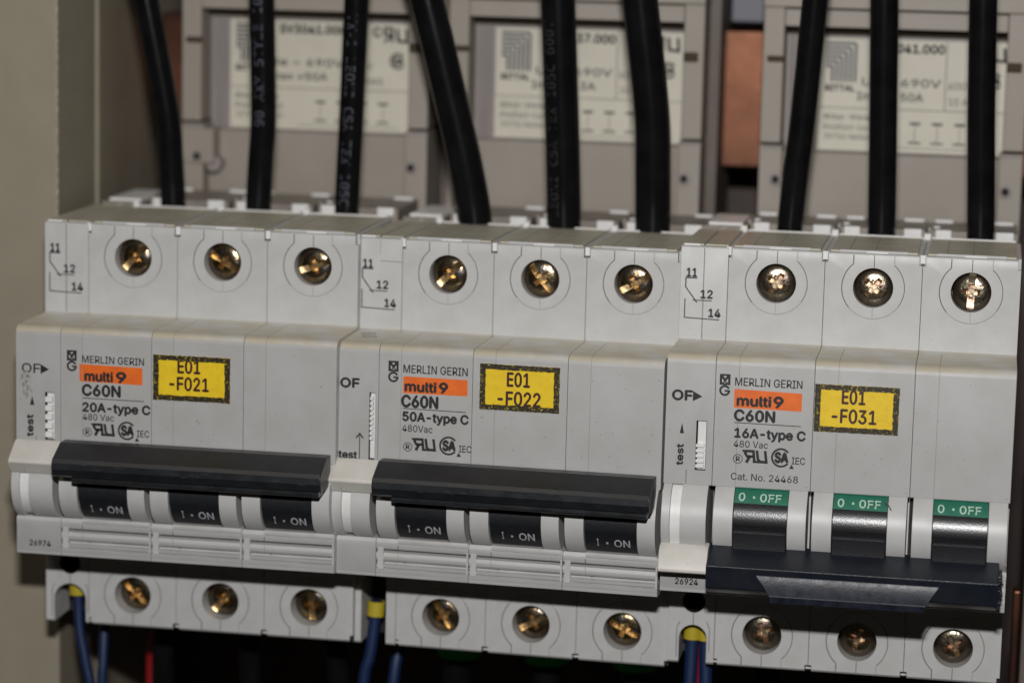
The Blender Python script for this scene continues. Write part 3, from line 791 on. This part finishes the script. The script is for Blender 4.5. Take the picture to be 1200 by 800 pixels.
    if kind == 0:
        r = MB()
        for _ in range(60):
            a = random.gauss(2.2, .6); c = random.uniform(49.6, 54.4); ln = random.uniform(.3, 1.2)
            r.stroke([(a, c), (a + random.uniform(-.15, .1), c - ln)], random.uniform(.08, .28), -(P + .028 + random.uniform(0, .004)))
        r.build('pencil_smudge', 'smudge', T)
    if kind == 1:
        r = MB()
        for cx_, cy_ in ((5.0, -8.6), (3.9, -5.2)):
            r2 = arc(cx_, cy_, 1.35, 0, 360, 26)
            vs = []
            for i, (a, b) in enumerate(r2):
                vs += [(a, b * 1.0, ZN + .16), (cx_ + (a - cx_) * .87, cy_ + (b - cy_) * .87, ZN + .16)]
            r.add(vs, [(2 * i, 2 * i + 1, 2 * i + 3, 2 * i + 2) for i in range(26)])
            r.box(cx_ - .6, cx_ + .5, cy_ - .1, cy_ + .1, ZN + .15, ZN + .17)
        r.build('embossed_mark', 'seam_soft', T)
    return T
aux(0, 0, 'leftmost narrow contact module, smudged OF arrow, number 26974, beside the 20A breaker', 0)
aux(1, 63, 'narrow contact module between the 20A and 50A breakers, upright black test arrow', 1)
aux(2, 126, 'narrow contact module between the 50A and 16A breakers, number 26924, ivory lever down', 2)

# ------------------------------------------------------------------ power cables into the top terminals
names = ['left', 'middle', 'right']
ord_ = {0: '20A', 1: '50A', 2: '16A'}
paths = [
 [(16.1, 81.3), (14.9, 100.6), (10.7, 123.1)], [(34.2, 81.2), (35.3, 101.3), (34.9, 123.8)], [(52.8, 81.1), (53.7, 102.0), (54.6, 124.4)],
 [(79.5, 80.8), (74.7, 102.8), (69.0, 124.8)], [(97.7, 80.6), (96.7, 103.6), (95.5, 125.6)], [(115.7, 80.5), (114.8, 104.2), (111.9, 126.1)],
 [(143.0, 81.5), (144.9, 105.3), (146.3, 127.1)], [(161.1, 81.1), (160.4, 105.9), (159.7, 127.5)], [(180.4, 81.2), (179.3, 106.6), (178.6, 128.0)]]
radii = [2.55, 2.6, 2.5, 3.45, 3.45, 3.55, 2.55, 2.75, 2.7]
clabel = ['thin black cable into the left terminal of the 20A breaker, farthest left of all cables',
 'black cable printed AWM STYLE 1015 into the middle terminal of the 20A breaker',
 'black cable printed VW-1 LEONI CSA TEW into the right terminal of the 20A breaker',
 'thick slanting black cable into the left terminal of the 50A breaker',
 'thick black cable with faint print into the middle terminal of the 50A breaker',
 'thick unprinted black cable into the right terminal of the 50A breaker',
 'black cable leaning right into the left terminal of the 16A breaker',
 'straight black cable into the middle terminal of the 16A breaker',
 'black cable into the right terminal of the 16A breaker, farthest right of all cables']
for i, pth in enumerate(paths):
    (xa, za), (xb, zb), (xc, zc2) = pth
    pts = [(xa, 33.5, 74), (xa, 33, za), ((xa + xb) / 2 + (.25 * (xa - xc) / 8), 32.6, (za + zb) / 2), (xb, 32.3, zb), (xc, 31.5, zc2), (2 * xc - xb - (xb - xc) * .1, 31, 2 * zc2 - zb), (2 * xc - xb, 31, 175)]
    c = MB(); c.tube(pts, radii[i], 28)
    cab = c.build('power_cable', 'cable', None)
    tag(cab, clabel[i], 'cable', 'black power cables entering the breakers from above')
    if i in (1, 2, 4):
        Pp = smooth_path(pts, 8); fr = frames(Pp); cum = [0]
        for a, b in zip(Pp, Pp[1:]): cum.append(cum[-1] + (b - a).length)
        s81 = next(j for j, q in enumerate(Pp) if q.z >= 81.3); base_s = cum[s81]
        def fn(a, b, r=radii[i] + .05, down=(i == 2), total=0, ph=(-.1 if i == 1 else -.05)):
            s = base_s + a
            j = max(0, min(len(cum) - 2, next((jj for jj in range(len(cum) - 1) if cum[jj + 1] >= s), len(cum) - 2)))
            t = (s - cum[j]) / max(cum[j + 1] - cum[j], 1e-6)
            q = Pp[j].lerp(Pp[j + 1], t); tt, aa, bb = fr[j]
            ang = b / r + ph
            # aa points to the viewer, bb sideways
            side = bb if bb.x > 0 else -bb
            return tuple(q + (aa * math.cos(ang) + side * math.sin(ang)) * r)
        k = MB(); CUR[0] = 'mono'
        if i == 1: k.text('90 AWM STYLE 1015', 16.2, 45.5, 0, 2.0, 0, fn=lambda a, b: fn(a, 1.0 - b))
        elif i == 2: k.text('VW-1 LEONI CSA TEW 105C', .8, 39.5, 0, 2.0, 0, fn=lambda a, b: fn(40.3 - a, b - 1.0))
        else: k.text('LEONI CSA TEW 105C 600V', 1, 40, 0, 2.0, 0, fn=lambda a, b: fn(a, -.4 - b))
        k.build('printed_marking', 'cableprint' if i < 4 else 'cableprint_faint', cab); CUR[0] = 'sans'

# ------------------------------------------------------------------ control wires below
def wire(name, label, cat, pts, r, mat, group=None, boot=None):
    m = MB(); m.tube(pts, r, 18)
    o = m.build(name, mat, None); tag(o, label, cat, group)
    if boot:
        b = MB(); b.tube(boot[0], boot[1], 18); b.build(boot[2], boot[3], o)
    return o
G = 'thin blue control wires below the contact modules'
wire('control_wire', 'outer blue wire under the leftmost contact module, bowing to the right', 'wire', [(5.2, 4, 9), (5.4, 4, 4), (5.9, 3.5, -2), (7.4, 3, -9), (8.6, 3, -16), (10, 4, -40)], 1.0, 'blue', G, ([(5.2, 4, 10.5), (5.35, 4, 5.4)], 1.75, 'ferrule_collar', 'ferrule_yellow'))
wire('control_wire', 'second blue wire just right of the outer one under the leftmost contact module', 'wire', [(8.4, 12, 6), (8.6, 11, -1), (9.0, 9, -8), (9.0, 8, -16), (9.2, 8, -40)], 1.0, 'blue', G)
o1 = gplace(1, 63)[0]
wire('control_wire', 'blue wire with bright yellow collar between the 20A and 50A breakers', 'wire', [(66.6, 4.4, 8), (66.4, 4.4, 4), (65.6, 4, -3), (64.3, 4, -10), (63, 5, -40)], 1.2, 'blue', G, ([(66.65, 4.6, 7.9), (66.5, 4.4, 5.0)], 1.75, 'ferrule_collar', 'ferrule_yellow'))
wire('control_wire', 'short visible blue wire tucked right of the yellow-collared one, between the 20A and 50A breakers', 'wire', [(70, 16, 0), (69.2, 15, -4), (68.4, 13, -12), (67, 12, -40)], 1.2, 'blue', G)
wire('control_wire', 'left blue wire of the pair between the 50A and 16A breakers', 'wire', [(129.5, 3.5, 9), (129.4, 3.4, 3), (129.3, 3, -4), (129.2, 3, -12), (129, 4, -40)], 1.3, 'blue', G, ([(129.5, 3.5, 9.0), (129.4, 3.4, 5.1)], 1.72, 'ferrule_collar', 'ferrule_yellow'))
wire('control_wire', 'right blue wire of the pair between the 50A and 16A breakers', 'wire', [(132.0, 3.8, 9), (132.1, 3.7, 3), (132.3, 3.3, -4), (132.4, 3, -12), (132.4, 4, -40)], 1.3, 'blue', G, ([(131.9, 3.8, 8.6), (132.0, 3.7, 4.9)], 1.6, 'ferrule_collar', 'ferrule_yellow'))
wire('signal_wire', 'thin red wire showing between the blue pair of wires', 'wire', [(130.9, 6, 5), (130.8, 6, -4), (130.7, 6, -12), (130, 8, -40)], .6, 'red', 'red wires')
wire('signal_wire', 'red wire hanging below the left terminal of the 20A breaker', 'wire', [(17, 28, 2), (14.5, 30, -6), (12.4, 32, -12), (11.8, 33, -20), (11, 34, -50)], 1.3, 'red', 'red wires')
# outgoing black cables below
for i, (x, r, rgt) in enumerate([(18, 2.3, 0), (36, 2.3, 1), (54, 2.3, 2), (80.3, 3, 1), (98.3, 3, 1), (116.3, 3, 0), (143.2, 2.5, 0), (161.2, 2.5, 1), (179.4, 2.5, 0)]):
    bk = ['20A', '50A', '16A'][i // 3]; tm = names[i % 3]
    dxx = (i % 3 - 1) * 1.0
    m = MB(); m.tube([(x, 22, 4), (x, 21.5, -4), (x + dxx, 24, -16), (x + dxx * 2.5, 30, -45)], r, 20)
    o = m.build('outgoing_cable', 'cable', None)
    tag(o, 'dark outgoing cable hanging below the %s terminal of the %s breaker' % (tm, bk), 'cable', 'dark outgoing cables below the breakers')
    if i // 3 == 1:
        b = MB(); b.tube([(x, 22, 1.5), (x, 21.5, -3), (x, 21.5, -6.6)], r + 1.5, 24); b.build('cable_boot', 'green_ferrule', o)

# ------------------------------------------------------------------ cabinet: left upright, back panel
cb = empty('cabinet_upright', 'beige painted sheet-metal cabinet upright at the far left, edge paint chipped', 'cabinet frame', (-4.2, 20, 0))
def rel(m, dx=-4.2, dy=20): m.v = [(a - dx, b - dy, c) for a, b, c in m.v]; return m
m = MB(); m.box(-120, -4.2, 20, 44, -90, 200); rel(m).build('front_face', 'cabinet', cb, bevel=.5, seg=3)
m = MB(); m.box(-120, -3.7, 44.2, 47, -90, 200); rel(m).build('inner_lip', 'cabinet', cb, bevel=.4)
m = MB(); m.box(-120, -4.6, 47.2, 100, -90, 200); rel(m).build('inner_side', 'cabinet_inner', cb)
m = MB(); z = 70.0
while z < 140:
    h = random.uniform(.3, 1.6)
    if random.random() < .75: m.box(-4.55, -4.12, 19.93, 20.25, z, z + h)
    z += h + random.uniform(.1, 1.2)
rel(m).build('chipped_edge', 'chip', cb)

bp = MB(); bp.box(-120, 330, 118, 121, -140, 240)
bpo = bp.build('back_panel', 'dark_panel', None); tag(bpo, 'dark brown mounting plate at the back of the cabinet', 'back panel'); bpo['kind'] = 'structure'
dr = MB(); dr.prism([(-46, 55), (-53, 55), (-53, 25), (-46, 25)], -3.5, 188)
dro = dr.build('mounting_rail', 'zinc', None); tag(dro, 'metal mounting rail hidden behind the row of breakers', 'rail')

# horizontal copper busbars behind the holders
m = MB(); m.box(-3, 260, 86, 92, 88.6, 118.3)
o = m.build('copper_busbar', 'copper', None, bevel=.6); tag(o, 'wide flat copper busbar running behind the holders, brightest between second and third holder', 'busbar', 'copper busbars')
for xa, xb, lb in ((64.5, 66.6, 'dark taupe upright spacer between the left and middle fuse holders'), (121.2, 124.2, 'dark taupe upright spacer right of the middle fuse holder, beside bare copper')):
    m = MB(); m.box(xa, xb, 72, 100, 60, 160)
    tag(m.build('busbar_support', 'panel', None), lb, 'support', 'upright spacers between the fuse holders')
m = MB(); m.box(124.6, 134, 88, 94, 119.8, 170)
o = m.build('zinc_bracket', 'zinc', None, bevel=.6); tag(o, 'grey metal bracket above the copper between second and third holder', 'bracket')

# right-hand copper bar and duct
m = MB(); m.box(190.2, 191.7, 22, 26, -80, 14)
o = m.build('copper_strip', 'copper', None, bevel=.4); tag(o, 'narrow vertical copper strip along the right edge of the 16A breaker', 'busbar')
m = MB(); m.box(191.9, 215, 12, 60, -80, 38)
o = m.build('side_duct', 'panel', None, bevel=.5); tag(o, 'brown grey duct cover at the far right edge beside the copper strip', 'duct')

# ------------------------------------------------------------------ fuse holders behind
def holder(x, label, rate, volt, num, zoff=0.0, foot=True):
    T = empty('fuse_holder', label, 'fuse holder', (x, 60, 76), None, 'taupe fuse holders behind the cables')
    z = lambda a: a - 76 + zoff
    W_ = 54.0
    m = MB()
    def bx(x0, x1, y0, y1, z0, z1, mi=0): m.box(x0, x1, y0 - 60, y1 - 60, z(z0), z(z1), mi)
    bx(0, 4.3, 60, 84, 96.5, 170); bx(W_ - 4.3, W_, 60, 84, 96.5, 170)          # side rails
    bx(0, 4.8, 60, 84, 70, 96.0); bx(W_ - 4.8, W_, 60, 84, 70, 96.0)            # screw feet
    bx(4.3, W_ - 4.3, 60, 84, 120.6, 124.2); bx(-.1, W_ + .1, 59.2, 84, 124.5, 170)       # top bars
    bx(3.9, W_ - 3.9, 65, 84, 70, 94.4)                                          # lower panel
    bx(4.3, W_ - 4.3, 67.4, 84, 94.2, 120.6, 1)                                 # recessed panel
    for k in range(3): bx(5.2 + k * 1.1, 5.8 + k * 1.1, 66.8, 68, 94.4, 118.6, 1); bx(W_ - 7.6 + k * 1.1, W_ - 7.0 + k * 1.1, 66.8, 68, 94.4, 118.6, 1)
    bx(4.3, W_ - 4.3, 66.2, 66.9, 118.9, 120.5, 2)
    bx(0.9, 4.4, 59.6, 61, 113.2, 114.5, 2)                                     # clip notch
    bx(W_ - 4.3, W_ - 1.2, 59.6, 61, 112.6, 114.6, 2)
    bx(.6, 4.6, 59.8, 62, 95.2, 95.9, 1); bx(W_ - 4.6, W_ - .6, 59.8, 62, 95.2, 95.9, 1)
    if foot:                                                                    # curved lug of the first holder
        bx(.1, 7.2, 59.6, 66, 87.4, 95.0); m.cyl(6.8, z(87.2), 1.7, .8, 6, 28, 1)
    m.build('body', ['holder', 'holder_in', 'gap'], T, bevel=.5, seg=2)
    for sx_, sz_ in ((3.6, 89.0), (W_ - 3.3, 88.3)):
        r = MB(); r.cyl(sx_, z(sz_), 1.35, -.6, 1, 26, 0)
        so = r.build('fixing_screw', 'holder_in', T, bevel=.2)
        r = MB(); r.cyl(sx_, z(sz_), .8, -.95, -.61, 20, 0); r.build('screw_recess', 'dark', so)
    L = MB(); x0, x1, z0, z1 = 9.0, W_ - 4.6, 94.9, 118.2
    if x > 100: x0, x1 = 11.5, W_ - 3.2
    L.box(x0, x1, 66.35 - 60, 66.6 - 60, z(z0), z(z1))
    Lo = L.build('rating_label', 'paper', T)
    g_ = MB(); y = 6.33
    # nested stripe emblem
    for k in range(6):
        d = .95 * k
        g_.stroke([(x0 + 1.2, z(117.2 - d)), (x0 + 7.0 - d * .95, z(117.2 - d)), (x0 + 7.3 - d, z(116.9 - d)), (x0 + 7.3 - d, z(109.2))], .62, y)
    g_.build('emblem', 'labelgrey', Lo)
    k = MB()
    k.text('RITTAL', x0 + 1.3, x0 + 7.3, z(107.3), 1.2, y, bold=.03)
    k.text(num, x0 + 11.0, x0 + 25.5, z(115.6), 1.75, y, bold=.03)
    k.text(volt, x0 + 8.8, x0 + 25.0, z(108.6), 1.6, y, bold=.01)
    k.text(rate, x0 + 7.9, x0 + 21.5, z(105.6), 1.6, y, bold=.01)
    k.text('600V', x0 + 26.6, x0 + 31.6, z(108.3), 1.5, y)
    k.text('10 AWG', x0 + 26.8, x0 + 33.8, z(105.1), 1.4, y)
    k.text('Rittal-Werk', x0 + 1.3, x0 + 10.8, z(101.4), 1.15, y); k.text('Postfach 1662', x0 + 1.3, x0 + 11.8, z(99.3), 1.1, y); k.text('35726 Herborn', x0 + 1.3, x0 + 11.8, z(97.3), 1.1, y)
    k.stroke([(x0, z(103.8)), (x1, z(103.8))], .14, y); k.stroke([(x0 + 26, z(118)), (x0 + 26, z(103.8))], .16, y)
    for q in range(4):
        xx = x0 + 19 + q * 4.6
        k.stroke([(xx, z(101.0)), (xx + 2.2, z(101.0))], .5, y); k.stroke([(xx + 1.1, z(100.8)), (xx + 1.1, z(97.2))], .12, y); k.stroke([(xx - .2, z(97)), (xx + 2.4, z(97))], .35, y)
    k.stroke([(x0 + 15, z(95.9)), (x1 - 3, z(95.9))], .12, y)
    # approval marks, top right
    ux = x1 - 8.6
    k.text('C', ux - .2, ux + 1.4, z(115.4), 1.9, y, bold=.03)
    k.stroke([(ux + 3.9, z(114.3)), (ux + 3.9, z(117.2)), (ux + 2.3, z(117.2)), (ux + 2.2, z(115.9)), (ux + 3.8, z(115.8)), (ux + 2.2, z(114.3))], .6, y)
    k.stroke([(ux + 5.0, z(117.2)), (ux + 5.2, z(114.6)), (ux + 7.2, z(114.4)), (ux + 7.0, z(117.2))], .65, y)
    k.stroke(arc(ux + 5.2, z(110.3), 1.5, 40, 320, 20), .5, y); k.text('SA', ux + 4.3, ux + 6.4, z(109.6), 1.5, y, bold=.04)
    k.build('printed_marking', 'ink', Lo)
    return T
holder(9.7, 'leftmost taupe fuse holder with cream rating label, behind the 20A breaker cables', 'Imax =50A', 'Ue ~ 690V', 'SV3041.000', 0.0, True)
holder(68.0, 'middle taupe fuse holder, label reading 63A, behind the 50A breaker cables', 'Imax =63A', 'Ue = 690V', 'SV3037.000', 0.0, False)
holder(134.2, 'rightmost taupe fuse holder, label reading 690V 50A, behind the 16A breaker cables', 'Imax = 50A', 'Ue ~ 690V', 'SV3041.000', 0.0, False)

for o in list(bpy.data.objects):
    if o.users_collection == () : bpy.data.objects.remove(o)
